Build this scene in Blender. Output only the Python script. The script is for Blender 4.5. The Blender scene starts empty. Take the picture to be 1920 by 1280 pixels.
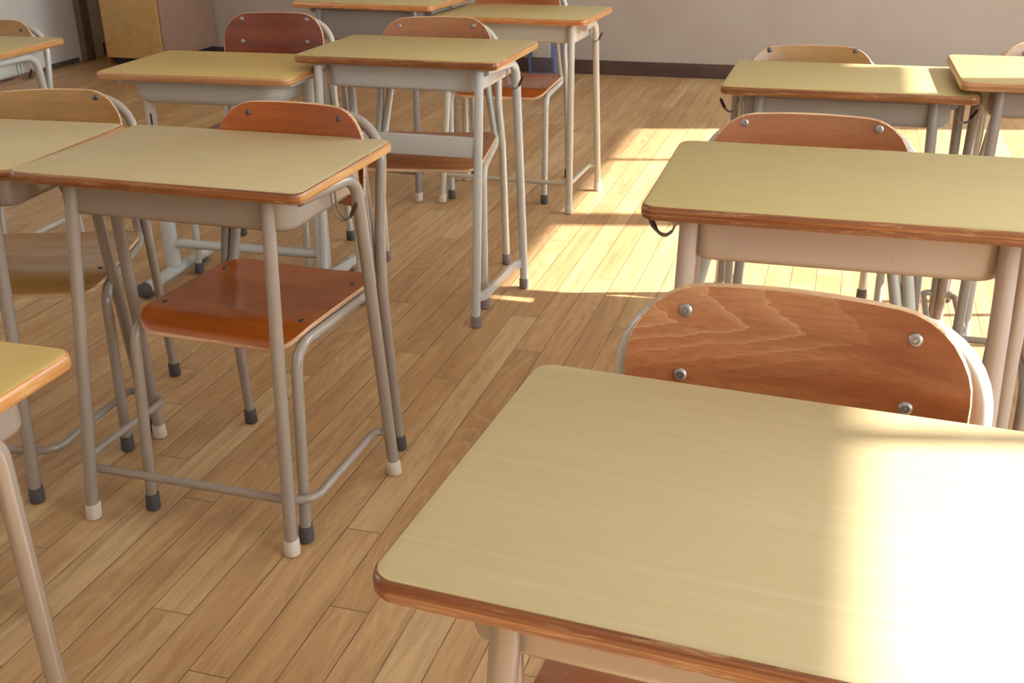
import bpy, bmesh, math, random
from mathutils import Vector, Matrix
random.seed(7)
sc = bpy.context.scene
# ------------------------------------------------------------------ camera
F_PX, PITCH, ROLL, CAM_H, HEAD = 2021.1, 0.41836, -0.015585, 1.2155, 0.30
cam = bpy.data.cameras.new('camera'); camo = bpy.data.objects.new('camera', cam)
sc.collection.objects.link(camo)
cam.sensor_width = 36.0; cam.lens = F_PX / 1920 * 36.0; cam.clip_start = 0.02
_f = Vector((0, math.cos(PITCH), -math.sin(PITCH))); _r = Vector((1, 0, 0)); _u = _r.cross(_f)
_r2 = math.cos(ROLL) * _r + math.sin(ROLL) * _u
_u2 = -math.sin(ROLL) * _r + math.cos(ROLL) * _u
_m = Matrix((_r2, _u2, -_f)).transposed().to_4x4()
camo.matrix_world = Matrix.Translation((0, 0, CAM_H)) @ Matrix.Rotation(HEAD, 4, 'Z') @ _m
sc.camera = camo
# ------------------------------------------------------------------ colour management
sc.view_settings.view_transform = 'Standard'; sc.view_settings.look = 'None'
sc.view_settings.gamma = 1.0; sc.view_settings.use_curve_mapping = False
sc.view_settings.exposure = -0.50
sc.cycles.max_bounces = 10; sc.cycles.diffuse_bounces = 6; sc.cycles.glossy_bounces = 4
sc.cycles.use_denoising = True
sc.cycles.sample_clamp_indirect = 6.0
# ------------------------------------------------------------------ sky and sun
SKY = 14.0
w = bpy.data.worlds.new('sky'); sc.world = w; w.use_nodes = True
bg = w.node_tree.nodes['Background']
bg.inputs['Color'].default_value = (0.80, 0.90, 1.0, 1); bg.inputs['Strength'].default_value = SKY
sun = bpy.data.lights.new('sun', 'SUN'); suno = bpy.data.objects.new('sun', sun); sc.collection.objects.link(suno)
sun.energy = 29.0; sun.color = (1.0, 0.965, 0.96); sun.angle = math.radians(0.65)
SUN_DIR = Vector((-1.0, -0.22, -0.732)).normalized()
suno.rotation_euler = SUN_DIR.to_track_quat('-Z', 'Y').to_euler()
suno.location = (6, 3, 5)
# room extents (metres, x to the window side, y to the back wall)
XL, XR, YF, YB, ZC = -5.07, 2.6, -3.2, 6.68, 3.0

# ------------------------------------------------------------------ node helpers
def mat(name):
    m = bpy.data.materials.new(name); m.use_nodes = True
    nt = m.node_tree; b = nt.nodes['Principled BSDF']
    return m, nt, b
def nd(nt, t, **kw):
    n = nt.nodes.new(t)
    for k, v in kw.items():
        if k in n.inputs: n.inputs[k].default_value = v
        else: setattr(n, k, v)
    return n
def math_n(nt, op, a, b=None, c=None):
    n = nt.nodes.new('ShaderNodeMath'); n.operation = op
    for i, v in enumerate((a, b, c)):
        if v is None: continue
        if isinstance(v, (int, float)): n.inputs[i].default_value = v
        else: nt.links.new(v, n.inputs[i])
    return n.outputs[0]
def mixc(nt, fac, a, b, mode='MIX'):
    n = nt.nodes.new('ShaderNodeMix'); n.data_type = 'RGBA'; n.blend_type = mode
    for i, v in ((0, fac), (6, a), (7, b)):
        if isinstance(v, (int, float)): n.inputs[i].default_value = v
        elif isinstance(v, tuple): n.inputs[i].default_value = (*v[:3], 1)
        else: nt.links.new(v, n.inputs[i])
    return n.outputs[2]
def ramp(nt, fac, stops):
    n = nt.nodes.new('ShaderNodeValToRGB'); e = n.color_ramp.elements
    while len(e) < len(stops): e.new(0.5)
    for el, (p, c) in zip(e, stops):
        el.position = p; el.color = (*c, 1) if len(c) == 3 else c
    nt.links.new(fac, n.inputs[0]); return n.outputs[0]
def coords(nt, scale=(1, 1, 1), shift=True):
    tc = nt.nodes.new('ShaderNodeTexCoord'); mp = nt.nodes.new('ShaderNodeMapping')
    nt.links.new(tc.outputs['Object'], mp.inputs['Vector']); mp.inputs['Scale'].default_value = scale
    if shift:
        oi = nt.nodes.new('ShaderNodeObjectInfo')
        cx = nt.nodes.new('ShaderNodeCombineXYZ')
        nt.links.new(math_n(nt, 'MULTIPLY', oi.outputs['Random'], 37.0), cx.inputs[0])
        nt.links.new(math_n(nt, 'MULTIPLY', oi.outputs['Random'], 91.0), cx.inputs[2])
        nt.links.new(cx.outputs[0], mp.inputs['Location'])
    return mp.outputs['Vector']
def noise(nt, vec, scale=5, detail=3, rough=0.5, dist=0.0):
    n = nt.nodes.new('ShaderNodeTexNoise'); nt.links.new(vec, n.inputs['Vector'])
    n.inputs['Scale'].default_value = scale; n.inputs['Detail'].default_value = detail
    n.inputs['Roughness'].default_value = rough; n.inputs['Distortion'].default_value = dist
    return n.outputs['Fac']
def bump(nt, b, h, dist=0.001, strength=0.5):
    n = nt.nodes.new('ShaderNodeBump'); n.inputs['Distance'].default_value = dist
    n.inputs['Strength'].default_value = strength
    nt.links.new(h, n.inputs['Height']); nt.links.new(n.outputs[0], b.inputs['Normal'])

def m_laminate(name, col, dark, light, rough=0.42):
    m, nt, b = mat(name)
    v = coords(nt, (1, 1, 1)); vs = coords(nt, (3.0, 110, 110)); vf = coords(nt, (10, 420, 420))
    g = noise(nt, vs, 1.0, 4, 0.6); f = noise(nt, vf, 1.0, 3, 0.7); c = noise(nt, v, 7, 3)
    base = mixc(nt, math_n(nt, 'MULTIPLY', c, 0.35), col, dark)
    base = mixc(nt, ramp(nt, g, [(0.42, (0, 0, 0)), (0.75, (.55, .55, .55))]), base, light)
    base = mixc(nt, ramp(nt, f, [(0.45, (0, 0, 0)), (0.9, (.35, .35, .35))]), base, dark)
    # fine pale scuffs
    sc_ = noise(nt, coords(nt, (9, 60, 60)), 2.3, 6, 0.75, 1.5)
    base = mixc(nt, ramp(nt, sc_, [(0.70, (0, 0, 0)), (0.80, (.5, .5, .5))]), base, (0.75, 0.70, 0.60))
    nt.links.new(base, b.inputs['Base Color'])
    nt.links.new(ramp(nt, f, [(0.3, (rough - .05,) * 3), (0.8, (rough + .10,) * 3)]), b.inputs['Roughness'])
    bump(nt, b, f, 0.0004, 0.25)
    return m
LAM_BEIGE = m_laminate('laminate_beige', (0.50, 0.405, 0.215), (0.42, 0.325, 0.15), (0.55, 0.46, 0.265))
LAM_YELLOW = m_laminate('laminate_yellow', (0.53, 0.375, 0.115), (0.44, 0.30, 0.08), (0.58, 0.43, 0.16), 0.38)
LAM_OLIVE = m_laminate('laminate_olive', (0.49, 0.395, 0.165), (0.40, 0.315, 0.11), (0.54, 0.45, 0.21), 0.38)

def m_edge(name, a, b_, c, worn=(0.62, 0.36, 0.16), rough=0.3):
    """varnished plywood edge: plies run as thin level stripes, worn pale in places"""
    m, nt, b = mat(name)
    v = coords(nt, (2.5, 2.5, 330)); s = noise(nt, v, 1.0, 3, 0.6)
    wear = noise(nt, coords(nt, (14, 14, 160)), 1.0, 5, 0.7, 0.6)
    blot = noise(nt, coords(nt, (1, 1, 1)), 9, 3)
    col = ramp(nt, s, [(0.33, a), (0.52, b_), (0.66, c)])
    col = mixc(nt, ramp(nt, blot, [(0.35, (0, 0, 0)), (0.7, (.5, .5, .5))]), col, a)
    col = mixc(nt, ramp(nt, wear, [(0.55, (0, 0, 0)), (0.74, (.85, .85, .85))]), col, worn)
    nt.links.new(col, b.inputs['Base Color'])
    nt.links.new(ramp(nt, wear, [(0.45, (rough,) * 3), (0.8, (0.6,) * 3)]), b.inputs['Roughness'])
    b.inputs['Coat Weight'].default_value = 0.35; b.inputs['Coat Roughness'].default_value = 0.2
    bump(nt, b, wear, 0.0006, 0.5)
    return m
EDGE_RED = m_edge('edge_red', (0.14, 0.040, 0.011), (0.27, 0.093, 0.024), (0.37, 0.16, 0.045), (0.56, 0.36, 0.16))
EDGE_ORANGE = m_edge('edge_orange', (0.40, 0.13, 0.035), (0.56, 0.22, 0.06), (0.66, 0.33, 0.12), (0.75, 0.5, 0.28), 0.22)
EDGE_TAN = m_edge('edge_tan', (0.33, 0.14, 0.05), (0.46, 0.22, 0.085), (0.55, 0.30, 0.13))
EDGE_SIDE = m_edge('edge_side_golden', (0.33, 0.13, 0.035), (0.50, 0.245, 0.07), (0.60, 0.34, 0.12), (0.70, 0.47, 0.22))  # lighter, more golden tone for the left and right edge faces
PLY = m_edge('chair_ply_edge', (0.42, 0.22, 0.10), (0.60, 0.38, 0.20), (0.72, 0.52, 0.32), (0.82, 0.68, 0.48), 0.5)

def m_wood(name, a, b_, c, grain=1.0, rough=0.25, rings=False, axis='X'):
    m, nt, b = mat(name)
    sc3 = (1.6, 26, 26) if axis == 'X' else (26, 1.6, 26)
    g = noise(nt, coords(nt, sc3), 1.0, 4, 0.6, 0.3); fine = noise(nt, coords(nt, tuple(k * 14 for k in sc3)), 1.0, 2, 0.6)
    blot = noise(nt, coords(nt, (3, 3, 3)), 1.6, 2)
    col = ramp(nt, g, [(0.30, a), (0.52, b_), (0.74, c)])
    col = mixc(nt, ramp(nt, blot, [(0.3, (0, 0, 0)), (0.75, (.6, .6, .6))]), col, a)
    if rings:   # broad cathedral figure, pale outline on every ring
        tc = nt.nodes.new('ShaderNodeTexCoord'); sp = nt.nodes.new('ShaderNodeSeparateXYZ'); nt.links.new(tc.outputs['Object'], sp.inputs[0])
        wob = noise(nt, coords(nt, (9, 9, 16), False), 1.0, 4, 0.65)
        wob2 = noise(nt, coords(nt, (60, 60, 90), False), 1.0, 3, 0.7)
        dz = math_n(nt, 'SUBTRACT', sp.outputs[2], 0.772)
        below = math_n(nt, 'MULTIPLY', math_n(nt, 'MAXIMUM', math_n(nt, 'MULTIPLY', dz, -1.0), 0.0), 4.5)
        above = math_n(nt, 'MULTIPLY', math_n(nt, 'MAXIMUM', dz, 0.0), 1.3)
        d = math_n(nt, 'ADD', math_n(nt, 'ADD', sp.outputs[0], 0.18), math_n(nt, 'ADD', below, above))
        d = math_n(nt, 'ADD', d, math_n(nt, 'MULTIPLY', wob, 0.11)); d = math_n(nt, 'ADD', d, math_n(nt, 'MULTIPLY', wob2, 0.022))
        fr = math_n(nt, 'FRACT', math_n(nt, 'MULTIPLY', d, 15.5))
        line = ramp(nt, fr, [(0.0, (0, 0, 0)), (0.5, (0.05,) * 3), (0.86, (0.32,) * 3), (0.96, (0.75,) * 3), (1.0, (0.0,) * 3)])
        fade = ramp(nt, sp.outputs[0], [(0.0, (1, 1, 1)), (0.055, (0.0, 0.0, 0.0))])
        mr = nt.nodes.new('ShaderNodeMapRange'); nt.links.new(sp.outputs[0], mr.inputs[0])
        mr.inputs[1].default_value = 0.0; mr.inputs[2].default_value = 0.09; mr.inputs[3].default_value = 1.0; mr.inputs[4].default_value = 0.0
        mz = nt.nodes.new('ShaderNodeMapRange'); nt.links.new(sp.outputs[2], mz.inputs[0])
        mz.inputs[1].default_value = 0.715; mz.inputs[2].default_value = 0.765; mz.inputs[3].default_value = 0.12; mz.inputs[4].default_value = 1.0
        pale = nt.nodes.new('ShaderNodeMapRange'); nt.links.new(sp.outputs[2], pale.inputs[0]); pale.inputs[1].default_value = 0.70; pale.inputs[2].default_value = 0.79
        col = mixc(nt, math_n(nt, 'MULTIPLY', math_n(nt, 'MULTIPLY', pale.outputs[0], mr.outputs[0]), 0.4), col, (0.56, 0.26, 0.10))   # paler towards the upper left
        col = mixc(nt, math_n(nt, 'MULTIPLY', math_n(nt, 'MULTIPLY', line, mr.outputs[0]), mz.outputs[0]), col, (0.62, 0.34, 0.17))
    col = mixc(nt, ramp(nt, fine, [(0.4, (0, 0, 0)), (0.8, (0.4, 0.4, 0.4))]), col, tuple(k * 0.7 for k in a))
    nt.links.new(col, b.inputs['Base Color']); b.inputs['Roughness'].default_value = rough
    b.inputs['Coat Weight'].default_value = 0.5; b.inputs['Coat Roughness'].default_value = 0.16
    bump(nt, b, fine, 0.0003, 0.2)
    return m
WOOD_RED = m_wood('chair_wood_red', (0.25, 0.046, 0.004), (0.40, 0.092, 0.007), (0.48, 0.14, 0.017), rough=0.28)
WOOD_CHERRY = m_wood('chair_wood_cherry', (0.12, 0.018, 0.006), (0.20, 0.034, 0.009), (0.27, 0.06, 0.015), rough=0.3)
WOOD_BROWN = m_wood('chair_wood_brown', (0.25, 0.085, 0.032), (0.36, 0.135, 0.05), (0.42, 0.18, 0.07), rough=0.33)
WOOD_OAK = m_wood('chair_wood_golden', (0.27, 0.135, 0.035), (0.40, 0.215, 0.065), (0.48, 0.28, 0.11), rough=0.33)
WOOD_FIG = m_wood('chair_wood_figured', (0.24, 0.062, 0.016), (0.41, 0.140, 0.042), (0.50, 0.215, 0.075), rough=0.42, rings=True)

def m_paint(name, col, rough=0.26, dirt=(0.22, 0.17, 0.12)):
    m, nt, b = mat(name)
    n = noise(nt, coords(nt, (1, 1, 1)), 60, 5, 0.7); n2 = noise(nt, coords(nt, (1, 1, 1)), 6, 3)
    c = mixc(nt, ramp(nt, n, [(0.66, (0, 0, 0)), (0.76, (0.7, 0.7, 0.7))]), col, dirt)
    c = mixc(nt, math_n(nt, 'MULTIPLY', n2, 0.25), c, tuple(k * 0.8 for k in col))
    nt.links.new(c, b.inputs['Base Color']); b.inputs['Roughness'].default_value = rough
    b.inputs['Coat Weight'].default_value = 0.3; b.inputs['Coat Roughness'].default_value = 0.12
    return m
PAINT_WARM = m_paint('enamel_warm_grey', (0.315, 0.262, 0.21))
PAINT_BEIGE = m_paint('enamel_pinkish_beige', (0.42, 0.34, 0.275))
PAINT_GREY = m_paint('enamel_dull_grey', (0.28, 0.25, 0.21))
PAINT_CREAM = m_paint('enamel_cream', (0.48, 0.45, 0.36))
PAINT_LIGHT = m_paint('enamel_light_grey', (0.47, 0.46, 0.41))
PAINT_DARK = m_paint('enamel_dark_grey', (0.25, 0.22, 0.19))
def m_plain(name, col, rough=0.6, metal=0.0):
    m, nt, b = mat(name)
    n = noise(nt, coords(nt, (1, 1, 1)), 40, 3)
    nt.links.new(mixc(nt, math_n(nt, 'MULTIPLY', n, 0.35), col, tuple(k * 0.75 for k in col)), b.inputs['Base Color'])
    b.inputs['Roughness'].default_value = rough; b.inputs['Metallic'].default_value = metal
    return m
RUBBER = m_plain('rubber_dark', (0.075, 0.065, 0.062), 0.6)
CAP_WHITE = m_plain('cap_ivory', (0.62, 0.54, 0.42), 0.5)
CAP_BROWN = m_plain('cap_brown', (0.20, 0.15, 0.13), 0.6)
STEEL = m_plain('screw_steel', (0.42, 0.40, 0.38), 0.42, 0.8)
STEEL_DARK = m_plain('screw_dark', (0.16, 0.14, 0.14), 0.35, 0.8)
WIRE = m_plain('hook_wire', (0.20, 0.19, 0.18), 0.35, 0.85)
TIP = m_plain('hook_tip_brown', (0.045, 0.02, 0.02), 0.35)
BLACKPL = m_plain('black_plastic', (0.02, 0.02, 0.02), 0.45)

def m_floor():
    m, nt, b = mat('floor_planks')
    tc = nt.nodes.new('ShaderNodeTexCoord'); sp = nt.nodes.new('ShaderNodeSeparateXYZ'); nt.links.new(tc.outputs['Object'], sp.inputs[0])
    W, L = 0.0765, 1.15
    xr = math_n(nt, 'DIVIDE', math_n(nt, 'ADD', sp.outputs[0], 0.021), W)
    row = math_n(nt, 'FLOOR', xr); fx = math_n(nt, 'FRACT', xr)
    wn = nt.nodes.new('ShaderNodeTexWhiteNoise'); wn.noise_dimensions = '1D'; nt.links.new(row, wn.inputs['W'])
    yr = math_n(nt, 'ADD', math_n(nt, 'DIVIDE', sp.outputs[1], L), math_n(nt, 'MULTIPLY', wn.outputs['Value'], 7.0))
    cell = math_n(nt, 'FLOOR', yr); fy = math_n(nt, 'FRACT', yr)
    cx = nt.nodes.new('ShaderNodeCombineXYZ'); nt.links.new(row, cx.inputs[0]); nt.links.new(cell, cx.inputs[1])
    wc = nt.nodes.new('ShaderNodeTexWhiteNoise'); wc.noise_dimensions = '2D'; nt.links.new(cx.outputs[0], wc.inputs['Vector'])
    tint = ramp(nt, wc.outputs['Value'], [(0.0, (0.43, 0.25, 0.103)), (0.25, (0.49, 0.295, 0.127)), (0.6, (0.535, 0.335, 0.15)), (0.88, (0.575, 0.375, 0.17)), (0.97, (0.63, 0.435, 0.215)), (1.0, (0.67, 0.48, 0.25))])
    # grain, shifted per board
    off = nt.nodes.new('ShaderNodeVectorMath'); off.operation = 'MULTIPLY_ADD'
    nt.links.new(wc.outputs['Color'], off.inputs[0]); off.inputs[1].default_value = (30, 30, 30); nt.links.new(tc.outputs['Object'], off.inputs[2])
    def gr(s, d, r, dist=0.0):
        mp = nt.nodes.new('ShaderNodeMapping'); nt.links.new(off.outputs[0], mp.inputs[0]); mp.inputs['Scale'].default_value = s
        return noise(nt, mp.outputs[0], 1.0, d, r, dist)
    g1 = gr((42, 3.0, 1), 4, 0.6, 0.4); g2 = gr((240, 14, 1), 3, 0.7)
    big = gr((12, 2.2, 1), 2, 0.5, 0.6)
    # flat-sawn figure: contour lines of a smooth field
    fig = math_n(nt, 'FRACT', math_n(nt, 'MULTIPLY', gr((9, 1.6, 1), 1, 0.4), 14.0))
    figm = ramp(nt, fig, [(0.0, (0.36,) * 3), (0.2, (0, 0, 0)), (0.8, (0.05,) * 3), (1.0, (0.36,) * 3)])
    col = mixc(nt, ramp(nt, g1, [(0.35, (0.55,) * 3), (0.62, (0, 0, 0))]), tint, (0.26, 0.13, 0.055))
    col = mixc(nt, math_n(nt, 'MULTIPLY', figm, ramp(nt, gr((5, .8, 1), 1, 0.4), [(0.36, (0, 0, 0)), (0.52, (1, 1, 1))])), col, (0.64, 0.44, 0.23))
    col = mixc(nt, ramp(nt, big, [(0.4, (0, 0, 0)), (0.75, (0.35,) * 3)]), col, (0.50, 0.29, 0.13))
    col = mixc(nt, ramp(nt, g2, [(0.5, (0, 0, 0)), (0.85, (0.35,) * 3)]), col, (0.20, 0.10, 0.045))
    # gaps between boards
    ex = math_n(nt, 'MULTIPLY', math_n(nt, 'MINIMUM', fx, math_n(nt, 'SUBTRACT', 1.0, fx)), W)
    ey = math_n(nt, 'MULTIPLY', math_n(nt, 'MINIMUM', fy, math_n(nt, 'SUBTRACT', 1.0, fy)), L)
    e = math_n(nt, 'MINIMUM', ex, ey)
    mr = nt.nodes.new('ShaderNodeMapRange'); nt.links.new(e, mr.inputs[0])
    mr.inputs[1].default_value = 0.0004; mr.inputs[2].default_value = 0.0018; mr.inputs[3].default_value = 0.85; mr.inputs[4].default_value = 0.0
    dirtn = gr((2, 9, 1), 3, 0.6)
    gap = math_n(nt, 'MULTIPLY', mr.outputs[0], ramp(nt, dirtn, [(0.3, (0.5,) * 3), (0.6, (1, 1, 1))]))
    col = mixc(nt, gap, col, (0.055, 0.03, 0.018))
    nt.links.new(col, b.inputs['Base Color'])
    wr = noise(nt, coords(nt, (1, 1, 1), False), 2.2, 4, 0.6)
    nt.links.new(ramp(nt, wr, [(0.3, (0.33,) * 3), (0.7, (0.50,) * 3)]), b.inputs['Roughness'])
    b.inputs['Specular IOR Level'].default_value = 0.45
    h = math_n(nt, 'SUBTRACT', math_n(nt, 'MULTIPLY', g2, 0.15), gap)
    bump(nt, b, h, 0.0012, 0.5)
    return m
FLOOR = m_floor()
def m_plaster(name, col, col2, rough=0.75):
    m, nt, b = mat(name)
    n = noise(nt, coords(nt, (1, 1, 1), False), 1.3, 5, 0.6); n2 = noise(nt, coords(nt, (1, 1, 1), False), 14, 4)
    c = mixc(nt, ramp(nt, n, [(0.35, (0, 0, 0)), (0.7, (1, 1, 1))]), col, col2)
    c = mixc(nt, math_n(nt, 'MULTIPLY', n2, 0.2), c, tuple(k * 0.85 for k in col))
    nt.links.new(c, b.inputs['Base Color']); b.inputs['Roughness'].default_value = rough
    bump(nt, b, n2, 0.002, 0.15)
    return m
WALL = m_plaster('wall_paint', (0.42, 0.36, 0.29), (0.375, 0.295, 0.23))
WALL_L = m_plaster('wall_paint_white', (0.74, 0.70, 0.64), (0.68, 0.63, 0.56))
CEIL = m_plaster('ceiling_board', (0.80, 0.79, 0.76), (0.76, 0.75, 0.72))
BASEB = m_wood('baseboard_wood', (0.05, 0.022, 0.018), (0.075, 0.035, 0.026), (0.10, 0.05, 0.035), rough=0.55)
TRIMW = m_wood('trim_wood', (0.16, 0.11, 0.07), (0.20, 0.14, 0.09), (0.24, 0.17, 0.11), rough=0.5)
CABY = m_wood('cabinet_yellow_wood', (0.42, 0.25, 0.07), (0.50, 0.31, 0.10), (0.55, 0.36, 0.13), rough=0.45, axis='Y')
CABB = m_wood('cabinet_brown_wood', (0.28, 0.16, 0.11), (0.33, 0.20, 0.135), (0.37, 0.235, 0.16), rough=0.5, axis='Y')
ALU = m_plain('window_aluminium', (0.55, 0.55, 0.54), 0.4, 0.6)

# ------------------------------------------------------------------ mesh helpers
def link(name, bm, mats, parent=None, smooth=True, loc=None):
    me = bpy.data.meshes.new(name)
    bmesh.ops.recalc_face_normals(bm, faces=bm.faces)
    bm.to_mesh(me); bm.free()
    for m in (mats if isinstance(mats, (list, tuple)) else [mats]): me.materials.append(m)
    o = bpy.data.objects.new(name, me); sc.collection.objects.link(o)
    if parent is not None: o.parent = parent
    if loc is not None: o.location = loc
    if smooth:
        me.polygons.foreach_set('use_smooth', [True] * len(me.polygons))
        me.set_sharp_from_angle(angle=math.radians(38))
    return o
def rring(hx, hy, r, n=6, cx=0.0, cy=0.0):
    """rounded rectangle outline, counter-clockwise"""
    pts = []
    for sx, sy, a0 in ((1, 1, 0), (-1, 1, 90), (-1, -1, 180), (1, -1, 270)):
        for i in range(n + 1):
            a = math.radians(a0 + 90 * i / n)
            pts.append((cx + sx * (hx - r) + r * math.cos(a), cy + sy * (hy - r) + r * math.sin(a)))
    return pts
def loft(bm, rings, cap0=True, cap1=True, mi=0):
    vs = [[bm.verts.new(p) for p in r] for r in rings]
    n = len(vs[0]); fs = []
    for a, b_ in zip(vs, vs[1:]):
        for i in range(n):
            fs.append(bm.faces.new((a[i], a[(i + 1) % n], b_[(i + 1) % n], b_[i])))
    if cap0: fs.append(bm.faces.new(vs[0][::-1]))
    if cap1: fs.append(bm.faces.new(vs[-1]))
    for f in fs: f.material_index = mi
    return fs
def fillet(pts, rad, n=6):
    """polyline with rounded corners; rad is one value or one per inner corner"""
    P = [Vector(p) for p in pts]; out = [P[0]]
    for i in range(1, len(P) - 1):
        r = rad[i - 1] if isinstance(rad, (list, tuple)) else rad
        a = (P[i - 1] - P[i]); b_ = (P[i + 1] - P[i]); la, lb = a.length, b_.length
        a.normalize(); b_.normalize(); ang = a.angle(b_)
        if r <= 0 or ang > 3.12: out.append(P[i]); continue
        d = min(r / math.tan(ang / 2), la * 0.49, lb * 0.49)
        p0, p1 = P[i] + a * d, P[i] + b_ * d
        rr = d * math.tan(ang / 2)
        c = P[i] + (a + b_).normalized() * (rr / math.sin(ang / 2))
        v0, v1 = p0 - c, p1 - c; tot = v0.angle(v1)
        for k in range(n + 1):
            t = k / n
            out.append(c + (v0 * math.sin((1 - t) * tot) + v1 * math.sin(t * tot)) / math.sin(tot))
    out.append(P[-1]); return out
def tube(bm, pts, r, seg=12, prof=None, up=None, mi=0):
    """sweep a round (or given) profile along a path; r one value or a list"""
    P = [Vector(p) for p in pts]
    T = []
    for i in range(len(P)):
        a = P[min(i + 1, len(P) - 1)] - P[max(i - 1, 0)]; T.append(a.normalized())
    n = Vector(up) if up else (Vector((0, 0, 1)) if abs(T[0].z) < 0.9 else Vector((0, 1, 0)))
    n = (n - T[0] * n.dot(T[0])).normalized(); rings = []
    for i, p in enumerate(P):
        n = (n - T[i] * n.dot(T[i])).normalized(); b_ = T[i].cross(n)
        rr = r[i] if isinstance(r, (list, tuple)) else r
        if prof: ring = [p + n * v + b_ * u for u, v in prof]
        else: ring = [p + (n * math.cos(2 * math.pi * k / seg) + b_ * math.sin(2 * math.pi * k / seg)) * rr for k in range(seg)]
        rings.append(ring)
    return loft(bm, rings, mi=mi)
def box(bm, x0, x1, y0, y1, z0, z1, mi=0, bev=0.0):
    g = bmesh.ops.create_cube(bm, size=1.0)
    vs = g['verts']
    for v in vs:
        v.co = Vector(((x0 + x1) / 2 + v.co.x * (x1 - x0), (y0 + y1) / 2 + v.co.y * (y1 - y0), (z0 + z1) / 2 + v.co.z * (z1 - z0)))
    fs = set(f for v in vs for f in v.link_faces)
    for f in fs: f.material_index = mi
    if bev > 0:
        es = set(e for v in vs for e in v.link_edges)
        bmesh.ops.bevel(bm, geom=list(es), offset=bev, segments=3, profile=0.5, affect='EDGES')
def new_bm(): return bmesh.new()
def disc_stack(bm, c, axis, prof, seg=14, mi=0):
    """lathe: prof is [(radius, height)] along axis from c"""
    ax = Vector(axis).normalized(); n = Vector((0, 0, 1)) if abs(ax.z) < 0.9 else Vector((1, 0, 0))
    n = (n - ax * n.dot(ax)).normalized(); b_ = ax.cross(n); c = Vector(c)
    loft(bm, [[c + ax * h + (n * math.cos(2 * math.pi * k / seg) + b_ * math.sin(2 * math.pi * k / seg)) * rr for k in range(seg)] for rr, h in prof], mi=mi)

def thing(name, label, cat, loc, rz=0.0, group=None):
    o = bpy.data.objects.new(name, None); sc.collection.objects.link(o)
    o.empty_display_size = 0.1
    o.location = loc; o.rotation_euler = (0, 0, rz); o['label'] = label; o['category'] = cat
    if group: o['group'] = group
    return o
def struct(name, bm, m, smooth=False):
    o = link(name, bm, m, smooth=smooth); o['kind'] = 'structure'; return o

# ------------------------------------------------------------------ the room
bm = new_bm(); box(bm, XL - 0.1, XR + 0.1, YF - 0.1, YB + 0.1, -0.1, 0.0); struct('floor', bm, FLOOR)
bm = new_bm(); box(bm, XL - 0.1, XR + 0.2, YF - 0.1, YB + 0.1, ZC, ZC + 0.1); struct('ceiling', bm, CEIL)
bm = new_bm(); box(bm, XL - 0.1, XR + 0.2, YB, YB + 0.12, 0.0, ZC); struct('wall_back', bm, WALL)
bm = new_bm(); box(bm, XL - 0.1, XR + 0.2, YF - 0.12, YF, 0.0, ZC); struct('wall_front', bm, WALL_L)
# corridor-side wall with a row of high windows
bm = new_bm()
box(bm, XL - 0.1, XL, YF, YB, 0.0, 1.9); box(bm, XL - 0.1, XL, YF, YB, 2.7, ZC)
for y0, y1 in ((YF, 0.0), (1.4, YB)): box(bm, XL - 0.1, XL, y0, y1, 1.9, 2.7)
struct('wall_left', bm, WALL_L)
# window wall: sill, header and piers; the openings let the sun in
SILL, HEAD_Z = 0.85, 2.715
OPEN = [(-1.2, 1.66), (3.27, 6.07)]
bm = new_bm()
box(bm, XR, XR + 0.16, YF, YB, 0.0, SILL); box(bm, XR, XR + 0.16, YF, YB, HEAD_Z, ZC)
for y0, y1 in ((YF, OPEN[0][0]), (OPEN[0][1], OPEN[1][0]), (OPEN[1][1], YB)): box(bm, XR, XR + 0.16, y0, y1, SILL, HEAD_Z)
struct('wall_right', bm, WALL_L)
def window(n, y0, y1, bars):
    bm = new_bm()
    box(bm, XR + 0.02, XR + 0.06, y0, y1, SILL, SILL + 0.03); box(bm, XR + 0.02, XR + 0.06, y0, y1, HEAD_Z - 0.02, HEAD_Z)
    for b0, b1 in bars: box(bm, XR + 0.02, XR + 0.06, b0, b1, SILL + 0.03, HEAD_Z - 0.02)
    struct('window_%d' % n, bm, ALU)
window(1, OPEN[0][0], OPEN[0][1], ((0.10, 0.14), (1.475, 1.50)))
window(2, OPEN[1][0], OPEN[1][1], ((4.45, 4.60), (5.41, 5.44)))
bm = new_bm(); box(bm, XR - 0.045, XR - 0.022, 3.05, 3.62, 2.475, HEAD_Z + 0.05, bev=0.004); struct('added_sun_blocker', bm, TRIMW)  # unseen board added to narrow the sun band on a third-row desk
bm = new_bm(); box(bm, XL + 0.0, XR, YB - 0.014, YB, 0.0, 0.085, bev=0.003); struct('baseboard_back', bm, BASEB)
bm = new_bm(); box(bm, XL, XL + 0.012, YF, YB - 0.30, 0.0, 0.03, bev=0.002); struct('baseboard_left', bm, m_plain('baseboard_grey', (0.10, 0.09, 0.085), 0.6))
bm = new_bm(); box(bm, XL, XL + 0.05, YB - 0.26, YB - 0.17, 0.0, 2.1, bev=0.004); struct('trim_1', bm, TRIMW)

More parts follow.
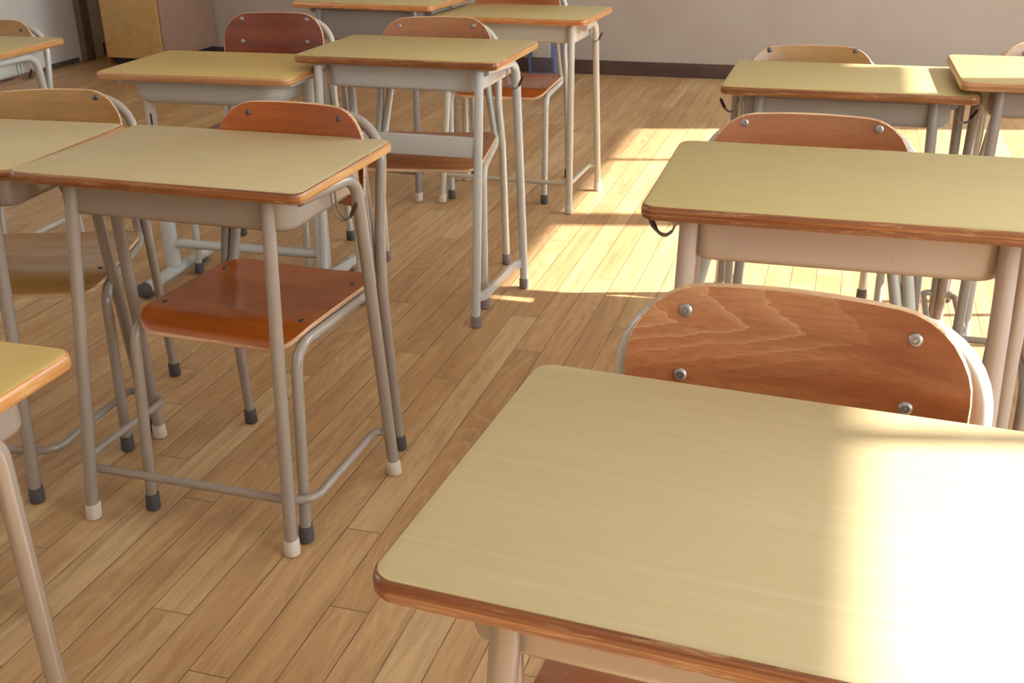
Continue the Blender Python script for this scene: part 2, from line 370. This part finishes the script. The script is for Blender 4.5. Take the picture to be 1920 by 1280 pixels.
# ------------------------------------------------------------------ school desk
def plate_desktop(t, H, lam, edge, hx=0.30, hy=0.20, th=0.021, r=0.022):
    bm = new_bm(); rings = []
    for inset, z in ((0.006, H - th), (0.0018, H - th + 0.002), (0.0, H - th + 0.006), (0.0, H - 0.006), (0.0012, H - 0.002), (0.003, H - 0.0005), (0.004, H - 0.0002)):
        rings.append([(x, y, z) for x, y in rring(hx - inset, hy - inset, r - inset * 0.6, 8)])
    loft(bm, rings); bm.normal_update()
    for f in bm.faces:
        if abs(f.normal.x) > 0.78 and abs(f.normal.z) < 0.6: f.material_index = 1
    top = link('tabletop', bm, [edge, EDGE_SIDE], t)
    bm = new_bm()
    loft(bm, [[(x, y, z) for x, y in rring(hx - 0.0035 - i, hy - 0.0035 - i, r - 0.002, 8)] for i, z in ((0, H - 0.0008), (0, H + 0.0004), (0.0006, H + 0.0008))])
    link('laminate', bm, lam, top)
    return top
def tray(t, z0, depth, paint, hx=0.247, yf=-0.132, yb=0.165, rim=0.262, rc=0.035, rb=0.014, rimd=0.009, rimy=0.012):
    """pressed steel book tray: rim under the top, rounded box, open towards the pupil"""
    cy = (yf + yb) / 2; hy = (yb - yf) / 2; bm = new_bm(); R = []
    def ring(hx_, yf_, z, r): return [(x, y, z) for x, y in rring(hx_, (yb - yf_) / 2, r, 8, 0, (yb + yf_) / 2)]
    rx = rim - hx
    R.append(ring(rim, yf - rimy, z0, rc + 0.02)); R.append(ring(rim, yf - rimy, z0 - rimd + 0.002, rc + 0.02)); R.append(ring(rim - 0.002, yf - rimy + 0.002, z0 - rimd, rc + 0.02))
    R.append(ring(hx + 0.003, yf - 0.003, z0 - rimd - 0.001, rc)); R.append(ring(hx, yf, z0 - rimd - 0.004, rc))
    zb = z0 - depth
    for k in range(5):
        a = math.radians(90 * k / 4)
        R.append(ring(hx - rb * (1 - math.cos(a)), yf + rb * (1 - math.cos(a)), zb + rb - rb * math.sin(a), max(0.01, rc - rb * (1 - math.cos(a)) * 0.5)))
    loft(bm, R, cap0=False, cap1=True)
    dead = [f for f in bm.faces if f.calc_center_median().y > yb - 0.004 and zb + rb * 0.6 < f.calc_center_median().z < z0 - rimd]
    bmesh.ops.delete(bm, geom=dead, context='FACES')
    o = link('book_tray', bm, paint, t)
    s = o.modifiers.new('thickness', 'SOLIDIFY'); s.thickness = 0.0012; s.offset = -1
    return o
def cap(parent, p, d, m, r=0.0155, h=0.034, name='foot_cap'):
    bm = new_bm(); p = Vector(p); d = Vector(d).normalized(); base = Vector((p.x, p.y, 0))
    disc_stack(bm, base, (0, 0, 1), [(r * 0.8, 0.0), (r * 1.03, 0.003), (r * 1.05, 0.006), (r, h * 0.9), (r * 0.9, h)])
    # lean the cap with its leg
    for v in bm.verts: v.co += Vector((d.x / d.z, d.y / d.z, 0)) * v.co.z
    return link(name, bm, m, parent)
def hook(t, side, y, zt, x=0.268, tip=True, size=1.0):
    bm = new_bm(); r = 0.0016
    for dy in (-0.0085, 0.0085):
        k = 0.35 if dy > 0 else 1.0
        pts = [(0, dy, 0.0), (0.002, dy, -0.045), (0.008, dy * 0.9, -0.066), (0.020, dy * 0.6, -0.076), (0.031, dy * 0.35, -0.070), (0.038, dy * 0.2, -0.058)]
        pts = [(side * (x + a * size), y + b_, zt + c * size) for a, b_, c in pts]
        tube(bm, fillet(pts, 0.01, 3), r, 8)
    o = link('bag_hook', bm, WIRE, t)
    if tip:
        bm = new_bm()
        tube(bm, [(side * (x + 0.033 * size), y, zt - 0.068 * size), (side * (x + 0.038 * size), y, zt - 0.060 * size), (side * (x + 0.046 * size), y, zt - 0.044 * size), (side * (x + 0.0485 * size), y, zt - 0.039 * size)], [0.0028, 0.0045, 0.0042, 0.002], 10)
        link('hook_tip', bm, TIP, o)
def desk_u(label, x, y, rz, H, lam, edge, paint, capm, xo=0.0, bxr=None, tyf=-0.145, fx=(0.205, 0.227), fy=(-0.145, -0.23), bx=(0.28, 0.297), by=(0.055, 0.105),
           depth=0.072, hooks=(1,), panel=False, ghx=0.247, rim=0.262, r=0.0125, rail=True, tipy=0.0):
    """steel tube desk: two front legs, two rear legs bent over into side rails, a U-shaped foot rail"""
    t = thing('school_desk', label, 'desk', (x, y, 0), rz, 'school desks standing in rows')
    plate_desktop(t, H, lam, edge); zu = H - 0.021
    tr = tray(t, zu, depth, paint, hx=ghx, rim=rim, yf=tyf); tr.location.x = xo
    for s in (-1, 1):
        # front leg
        a, b_ = Vector((s * fx[1] + xo, fy[1], 0.012)), Vector((s * fx[0] + xo, fy[0], zu - 0.008)); bx_ = bxr if (bxr and s > 0) else bx
        bm = new_bm(); tube(bm, [a, b_], r, 16)
        # weld collar at the top
        l = link('leg', bm, paint, t); cap(l, a, b_ - a, capm, r + 0.0028)
        # rear leg with side rail
        a = Vector((s * bx_[1] + xo, by[1], 0.012)); k = Vector((s * bx_[0] + xo, by[0], zu - 0.0135)); e = Vector((s * min(fx[0] + 0.045, bx_[0] + 0.004) + xo, fy[0] + 0.03, zu - 0.016))
        if panel: e = Vector((s * 0.244, fy[0] + 0.03, zu - 0.014))
        bm = new_bm(); tube(bm, fillet([a, k, e], 0.045, 8), r, 16)
        l = link('leg', bm, paint, t); cap(l, a, k - a, capm, r + 0.0028)
    lerp = lambda z, p, q: (p[1] + (p[0] - p[1]) * z / zu, q[1] + (q[0] - q[1]) * z / zu)
    if rail and not panel:
        z = 0.105; bxx, byy = lerp(z, bx, by); fxx, fyy = lerp(z, fx, fy)
        p = [(bxx, byy, z), (bxx - 0.032, byy - 0.004, z), (bxx - 0.030, fyy + 0.035, z), (fxx + 0.0, fyy + 0.012, z), (0, fyy + 0.012, z)]
        q = [(-a_, b2, c_) for a_, b2, c_ in p[:-1]]
        bm = new_bm(); tube(bm, fillet(p[:-1] + q[::-1], [0.02, 0.05, 0.03, 0.03, 0.05, 0.02], 6), 0.0085, 14)
        link('foot_rail', bm, paint, t).location.x = xo
    if panel:
        # flat cross panel between the front legs and flat side stretchers near the floor
        z0_, z1_ = 0.475, 0.533
        fxx, fyy = lerp(0.5, fx, fy)
        bm = new_bm(); box(bm, -fxx, fxx, fyy - 0.004, fyy + 0.006, z0_, z1_, bev=0.003); link('cross_panel', bm, paint, t)
        for s in (-1, 1):
            p0 = lerp(0.09, fx, fy); p1 = lerp(0.09, (bxr if (bxr and s > 0) else bx), by)
            bm = new_bm(); pf = [(-0.004, -0.013), (0.004, -0.013), (0.004, 0.013), (-0.004, 0.013)]
            tube(bm, fillet([(s * p0[0], p0[1], 0.085), (s * (p0[0] + 0.018), p0[1] + 0.03, 0.085), (s * (p1[0] - 0.022), p1[1] - 0.03, 0.085), (s * p1[0], p1[1], 0.085)], 0.01, 3), 1, prof=pf, up=(0, 0, 1))
            link('side_stretcher', bm, paint, t)
    for s in hooks: hook(t, s, -0.02 + tipy, zu - 0.004)
    return t
def desk_t(label, x, y, rz, H, lam, edge, paint):
    """adjustable desk: one stout post each side on a long floor tube, joined by a cross tube"""
    t = thing('school_desk', label, 'desk', (x, y, 0), rz, 'school desks standing in rows')
    plate_desktop(t, H, lam, edge, r=0.028); zu = H - 0.021
    tray(t, zu, 0.078, paint, hx=0.232, yf=-0.135, rim=0.272, rc=0.05, rb=0.035, rimd=0.016, rimy=0.02)
    for s in (-1, 1):
        X = s * 0.262
        bm = new_bm(); tube(bm, [(X, 0.0, 0.05), (X, 0.0, 0.46)], 0.024, 18); tube(bm, [(X, 0.0, 0.44), (X, 0.0, zu - 0.012)], 0.0175, 16)
        l = link('post', bm, paint, t)
        bm = new_bm(); box(bm, X - 0.0125 + 0.012 * s * -1, X + 0.0125 - 0.012 * s * 1, -0.021, -0.0165, zu - 0.22, zu - 0.08, bev=0.001); link('adjuster_plate', bm, CAP_WHITE, l)
        bm = new_bm(); box(bm, X - 0.003 - 0.012 * s, X + 0.003 - 0.012 * s, -0.0225, -0.018, zu - 0.21, zu - 0.13, bev=0.0008); link('adjuster_slot', bm, BLACKPL, l)
        bm = new_bm(); tube(bm, [(X, -0.185, 0.031), (X, 0.205, 0.031)], 0.0195, 18); l = link('floor_bar', bm, paint, t)
        for yy, d in ((-0.185, -1), (0.205, 1)):
            bm = new_bm(); disc_stack(bm, (X, yy - d * 0.02, 0.031), (0, d, 0), [(0.0205, 0), (0.0215, 0.002), (0.0215, 0.026), (0.017, 0.033), (0.008, 0.036)], 18)
            link('end_cap', bm, RUBBER if d < 0 else PAINT_LIGHT, l)
            bm = new_bm(); box(bm, X - 0.012, X + 0.012, yy - 0.028 * d - 0.018, yy - 0.028 * d + 0.018, 0.0, 0.016, bev=0.003); link('floor_pad', bm, RUBBER, l)
        bm = new_bm(); tube(bm, fillet([(X, 0.0, zu - 0.02), (X, 0.0, zu - 0.006), (X, -0.13, zu - 0.012)], 0.004, 2), 0.010, 10); tube(bm, [(X, 0, zu - 0.012), (X, 0.15, zu - 0.012)], 0.010, 10); link('side_rail', bm, paint, t)
    bm = new_bm(); tube(bm, [(-0.262, 0.0, 0.125), (0.262, 0.0, 0.125)], 0.015, 14); link('cross_tube', bm, paint, t)
    return t

# ------------------------------------------------------------------ school chair
def plate(bm, outline, fn, th, nrad=9, chamfer=0.0015, mi_face=0, mi_edge=1):
    """a thin panel: concentric rings of a 2-D outline, bent by fn(u, v, side, offset) -> point"""
    cu = sum(p[0] for p in outline) / len(outline); cv = sum(p[1] for p in outline) / len(outline)
    n = len(outline); rows = []
    scales = [1 - (i / nrad) for i in range(nrad)]          # outer ring first
    def ring(s, t, ins=0.0):
        out = []
        for u, v in outline:
            du, dv = u - cu, v - cv; L = math.hypot(du, dv); k = s * (1 - ins / L)
            out.append(bm.verts.new(fn(cu + du * k, cv + dv * k, t)))
        return out
    front = [ring(s, 0.0, chamfer if i == 0 else 0) for i, s in enumerate(scales)]
    back = [ring(s, th, chamfer if i == 0 else 0) for i, s in enumerate(scales)]
    side = [ring(1.0, th * 0.18), ring(1.0, th * 0.82)]
    cf, cb = bm.verts.new(fn(cu, cv, 0.0)), bm.verts.new(fn(cu, cv, th))
    def q(a, b_, mi):
        for i in range(n):
            f = bm.faces.new((a[i], a[(i + 1) % n], b_[(i + 1) % n], b_[i])); f.material_index = mi
    for k in range(nrad - 1): q(front[k + 1], front[k], mi_face); q(back[k], back[k + 1], mi_face)
    for i in range(n):
        f = bm.faces.new((front[-1][i], front[-1][(i + 1) % n], cf)); f.material_index = mi_face
        f = bm.faces.new((back[-1][(i + 1) % n], back[-1][i], cb)); f.material_index = mi_face
    q(front[0], side[0], mi_edge); q(side[0], side[1], mi_edge); q(side[1], back[0], mi_edge)
def dense(pts, step=0.02):
    out = []
    for i, p in enumerate(pts):
        q = pts[(i + 1) % len(pts)]; d = math.dist(p, q); k = max(1, int(d / step))
        for j in range(k): out.append((p[0] + (q[0] - p[0]) * j / k, p[1] + (q[1] - p[1]) * j / k))
    return out
def screw(parent, p, d, m, r=0.0065, name='screw'):
    bm = new_bm(); disc_stack(bm, p, d, [(r * 0.98, 0.0), (r, 0.0010), (r * 0.9, 0.0022), (r * 0.66, 0.0031), (r * 0.52, 0.0033), (r * 0.46, 0.0018), (r * 0.34, 0.0018), (r * 0.30, 0.0030), (r * 0.1, 0.0032)], 18)
    return link(name, bm, m, parent)
def chair(label, x, y, rz, hs, kw, wood, paint, capm, screws, ply=None, back_h=0.190, top_off=0.348, sh=None):
    """origin on the floor under the backrest; it faces -y. hs = seat height, kw = width factor"""
    t = thing('school_chair', label, 'chair', (x, y, 0), rz, 'school chairs tucked in at the desks'); ply = ply or PLY; sh = sh or 0.106 * kw
    D = 0.335
    # seat
    ol = dense(rring(0.188 * kw, D / 2 + 0.008, 0.055, 7, 0, -0.03 - D / 2))
    yf = -0.03 - D
    def seat(u, v, o):
        z = hs
        f = max(0.0, (yf + 0.055) - v); z -= min(7.0 * f * f, 0.42 * f)
        a = max(0.0, 1 - ((v + 0.14) / 0.14) ** 2); c = max(0.0, 1 - (u / (0.165 * kw)) ** 2)
        z -= 0.014 * a * c
        rr = max(0.0, v + 0.075); z += 1.6 * rr * rr
        return (u, v, z - o)
    bm = new_bm(); plate(bm, ol, seat, 0.009, 12); st = link('seat', bm, [wood, ply], t)
    for sx in (-1, 1):
        for yy in (yf + 0.075, -0.085):
            p = seat(sx * 0.160 * kw, yy, -0.0002); bm = new_bm()
            disc_stack(bm, p, (0, 0, 1), [(0.0062, 0), (0.0060, 0.0012), (0.0035, 0.0028), (0.001, 0.003)], 12); link('rivet', bm, STEEL_DARK, st)
    # backrest: bent across, leaning back
    zt = hs + top_off; zb = zt - back_h; hw = 0.172
    ol = []
    for cx_, cz_, r, a0 in ((hw - 0.075, zt - 0.075, 0.075, 0), (-hw + 0.075, zt - 0.075, 0.075, 90), (-hw + 0.035, zb + 0.035, 0.035, 180), (hw - 0.035, zb + 0.035, 0.035, 270)):
        for i in range(9):
            a = math.radians(a0 + 90 * i / 8); ol.append((cx_ + r * math.cos(a), cz_ + r * math.sin(a)))
    # the top edge bows up a little
    ol = [(u, v + (0.006 * (1 - (u / hw) ** 2) if v > zt - 0.03 else 0)) for u, v in dense(ol)]
    lean = 0.14
    def back(u, v, o):
        yy = (v - (hs + 0.32)) * lean - 0.026 * (u / hw) ** 2 + 0.004
        return (u, yy + o, v)
    bm = new_bm(); plate(bm, ol, back, 0.010, 10); br = link('backrest', bm, [wood, ply], t)
    nrm = Vector((0, -1, lean)).normalized()
    for sx in (-1, 1):
        for dz in (0.322, 0.252):
            p = back(sx * sh, hs + dz, -0.0004); screw(br, p, nrm, screws, 0.0068 * min(kw, 1.05))
    # loop frame: rear leg, up behind the backrest, over and down the other side
    X1, X2 = 0.203 * kw, 0.187; r = 0.0112
    half = [(X1, 0.0, 0.012), (X1 - 0.004, -0.030, hs - 0.03), (X2, -0.012, hs + 0.09), (X2 - 0.004, 0.036, zt - 0.022), (0, 0.040, zt - 0.022)]
    L = half[:-1] + [(-a, b_, c) for a, b_, c in half[:-1]][::-1]
    bm = new_bm(); tube(bm, fillet(L, [0.15, 0.15, 0.088, 0.088, 0.15, 0.15], 9), r, 16); lf = link('back_frame', bm, paint, t)
    for s in (-1, 1): cap(lf, (s * X1, 0.0, 0.0), Vector((-s * 0.004, -0.03, hs)), capm, r + 0.0032, 0.036)
    for s in (-1, 1):
        xf = s * 0.190 * kw; xi = s * 0.168 * kw
        P = [(xf, -0.395, 0.012), (xf, yf + 0.012, hs - 0.024), (s * 0.183 * kw, -0.028, hs - 0.030), (xi, -0.020, hs + 0.06), (s * 0.160 * kw, 0.022, hs + 0.27)]
        P = [(s * 0.187 * kw, -0.393, 0.012), (s * 0.187 * kw, yf + 0.004, hs - 0.023), (s * 0.180 * kw, -0.030, hs - 0.026), (s * 0.160, -0.010, hs + 0.10), (s * 0.135, 0.022, hs + 0.26)]
        bm = new_bm(); tube(bm, fillet(P, [0.05, 0.045, 0.2], 8), r, 16); l = link('leg', bm, paint, t)
        cap(l, (P[0][0], P[0][1], 0), Vector(P[1]) - Vector(P[0]), capm, r + 0.0032, 0.036)
    return t

# ------------------------------------------------------------------ the desks and chairs, row by row
# nearest row
desk_u('nearest beige school desk at right with bright sunlight on its right half', 0.007, 0.779, -0.060, 0.732, LAM_BEIGE, EDGE_RED, PAINT_WARM, CAP_WHITE)
desk_u('yellowish school desk cut off at left edge with only its orange corner showing', -1.160, 0.788, 0.006, 0.680, LAM_YELLOW, EDGE_ORANGE, PAINT_WARM, CAP_WHITE, bx=(0.290, 0.250), hooks=())
# second row
desk_u('beige school desk at left centre standing over the glossy red-orange seat', -1.149, 1.767, -0.014, 0.713, LAM_BEIGE, EDGE_RED, PAINT_WARM, CAP_WHITE)
desk_u('beige school desk at left edge with dark rubber feet, touching its right neighbour', -1.775, 1.777, 0.062, 0.706, LAM_BEIGE, EDGE_RED, PAINT_WARM, RUBBER)
desk_u('tall olive-beige school desk at right, directly behind the nearest chair back', 0.044, 1.629, 0.007, 0.778, LAM_OLIVE, EDGE_RED, PAINT_BEIGE, CAP_WHITE, hooks=(-1,), xo=-0.024, fx=(0.212, 0.225), ghx=0.213, rim=0.236, bx=(0.230, 0.232), bxr=(0.270, 0.290), r=0.0135)
# third row
desk_u('yellow school desk with a flat cross panel between its front legs', -1.172, 2.937, -0.014, 0.735, LAM_OLIVE, EDGE_RED, PAINT_LIGHT, CAP_BROWN, rim=0.242, ghx=0.230, fx=(0.238, 0.238), fy=(-0.165, -0.249), bx=(0.248, 0.254), bxr=(0.272, 0.282), by=(0.05, 0.082), panel=True, depth=0.072)
desk_t('golden yellow school desk on two floor bars with stout posts', -1.738, 2.814, 0.040, 0.691, LAM_YELLOW, EDGE_TAN, PAINT_LIGHT)
desk_u('olive school desk at right with a strip of sunlight and its corner under a neighbour', 0.007, 2.913, -0.005, 0.703, LAM_OLIVE, EDGE_RED, PAINT_GREY, CAP_WHITE, hooks=(-1, 1))
desk_u('sunlit pale school desk at the right edge overlapping the corner of its neighbour', 0.553, 2.903, 0.021, 0.738, LAM_OLIVE, EDGE_TAN, PAINT_WARM, CAP_WHITE, rim=0.236, ghx=0.225, bx=(0.226, 0.232))
desk_u('pale school desk at the far left edge beside the white wall', -2.798, 2.900, 0.041, 0.700, LAM_OLIVE, EDGE_ORANGE, PAINT_LIGHT, CAP_WHITE)
# back row
desk_u('olive school desk of the back row with orange edge near the blue bin', -1.193, 4.066, -0.040, 0.699, LAM_OLIVE, EDGE_ORANGE, PAINT_CREAM, CAP_WHITE, fx=(0.235, 0.258), fy=(-0.15, -0.249), bx=(0.27, 0.282), by=(0.05, 0.082))
desk_u('olive school desk of the back row with a deep dark grey book tray', -1.767, 4.070, -0.074, 0.736, LAM_OLIVE, EDGE_ORANGE, PAINT_DARK, CAP_WHITE, depth=0.125, rim=0.245, ghx=0.235, bx=(0.246, 0.252), hooks=())

chair('nearest chair with a figured brown plywood back and steel screws', -0.020, 1.045, -0.088, 0.464, 1.04, WOOD_FIG, PAINT_CREAM, RUBBER, STEEL, sh=0.1135, top_off=0.345)
chair('glossy red-orange plywood chair pushed under the beige desk at left centre', -1.076, 1.985, -0.060, 0.426, 0.97, WOOD_RED, PAINT_WARM, RUBBER, STEEL_DARK, sh=0.106, top_off=0.340)
chair('golden brown plywood chair turned sideways behind the left edge desk', -1.783, 2.110, 0.345, 0.405, 0.97, WOOD_OAK, PAINT_WARM, RUBBER, STEEL_DARK, sh=0.115, top_off=0.335)
chair('reddish brown chair tucked behind the tall desk at right', -0.048, 1.950, 0.004, 0.465, 1.04, WOOD_BROWN, PAINT_CREAM, RUBBER, STEEL, sh=0.114, top_off=0.334)
chair('golden plywood chair behind the olive desk with the strip of sunlight', -0.095, 3.150, 0.120, 0.408, 1.04, WOOD_OAK, PAINT_CREAM, RUBBER, STEEL_DARK, sh=0.115, top_off=0.328)
chair('brown chair tucked under the desk with the flat cross panel', -1.208, 3.180, 0.171, 0.441, 1.0, WOOD_BROWN, PAINT_CREAM, CAP_BROWN, STEEL, sh=0.115, top_off=0.342)
chair('dark cherry red chair behind the golden yellow desk', -1.818, 3.290, 0.120, 0.433, 1.0, WOOD_CHERRY, PAINT_CREAM, RUBBER, STEEL, sh=0.112, top_off=0.336)
chair('pale wood chair behind the desk beside the white wall', -2.862, 3.180, 0.10, 0.388, 0.92, WOOD_OAK, PAINT_LIGHT, RUBBER, STEEL_DARK, sh=0.118)
chair('sunlit chair at the right edge behind the overlapping pale desk', 0.560, 3.230, 0.0, 0.405, 1.0, WOOD_OAK, PAINT_CREAM, RUBBER, STEEL)
chair('orange-brown chair under the back row desk near the blue bin', -1.275, 4.290, 0.05, 0.430, 1.0, WOOD_RED, PAINT_LIGHT, RUBBER, STEEL)
chair('chair at the left edge behind the cut off yellowish desk', -1.478, 1.250, 0.0, 0.400, 1.0, WOOD_RED, PAINT_CREAM, RUBBER, STEEL_DARK)
chair('chair at the right edge whose seat shows beside the tall desk', 0.530, 2.140, 0.0, 0.435, 1.0, WOOD_RED, PAINT_WARM, RUBBER, STEEL)

# ------------------------------------------------------------------ back of the room
t = thing('cabinet', 'low wooden cabinet with yellow front and brown side by the back wall', 'cabinet', (-4.36, 6.36, 0))
bm = new_bm(); box(bm, -0.19, 0.19, -0.26, 0.30, 0.0, 0.098); link('plinth', bm, BLACKPL, t)
bm = new_bm(); box(bm, -0.21, 0.215, -0.30, 0.305, 0.098, 1.0, bev=0.003); link('body', bm, CABB, t)
bm = new_bm(); box(bm, -0.205, 0.20, -0.326, -0.302, 0.102, 0.985, bev=0.003); link('door', bm, CABY, t)
bm = new_bm(); box(bm, -0.23, -0.212, -0.30, 0.305, 0.05, 1.0, bev=0.003); link('side_board', bm, EDGE_RED, t)

t = thing('storage_bin', 'blue plastic bin with a beige and dark front standing by the back wall', 'bin', (-1.77, 6.52, 0))
BLUE = m_plain('bin_blue', (0.13, 0.19, 0.36), 0.45)
bm = new_bm()
loft(bm, [[(a, b_, z) for a, b_ in rring(hx, hy, 0.02, 5)] for hx, hy, z in ((0.088, 0.075, 0.012), (0.092, 0.08, 0.02), (0.10, 0.09, 0.27), (0.108, 0.098, 0.272), (0.108, 0.098, 0.285), (0.098, 0.088, 0.285), (0.09, 0.08, 0.03))]); link('body', bm, BLUE, t)
bm = new_bm(); box(bm, -0.060, 0.055, -0.100, -0.090, 0.13, 0.22, bev=0.004); link('label_panel', bm, m_plain('bin_panel_beige', (0.38, 0.33, 0.27), 0.6), t)
bm = new_bm(); box(bm, -0.065, 0.070, -0.096, -0.086, 0.045, 0.128, bev=0.004); link('lower_panel', bm, m_plain('bin_panel_dark', (0.07, 0.05, 0.06), 0.6), t)
for s in (-1, 1):
    bm = new_bm(); box(bm, s * 0.06 - 0.02, s * 0.06 + 0.02, -0.07, 0.07, 0.0, 0.013, bev=0.002); link('foot', bm, BLACKPL, t)
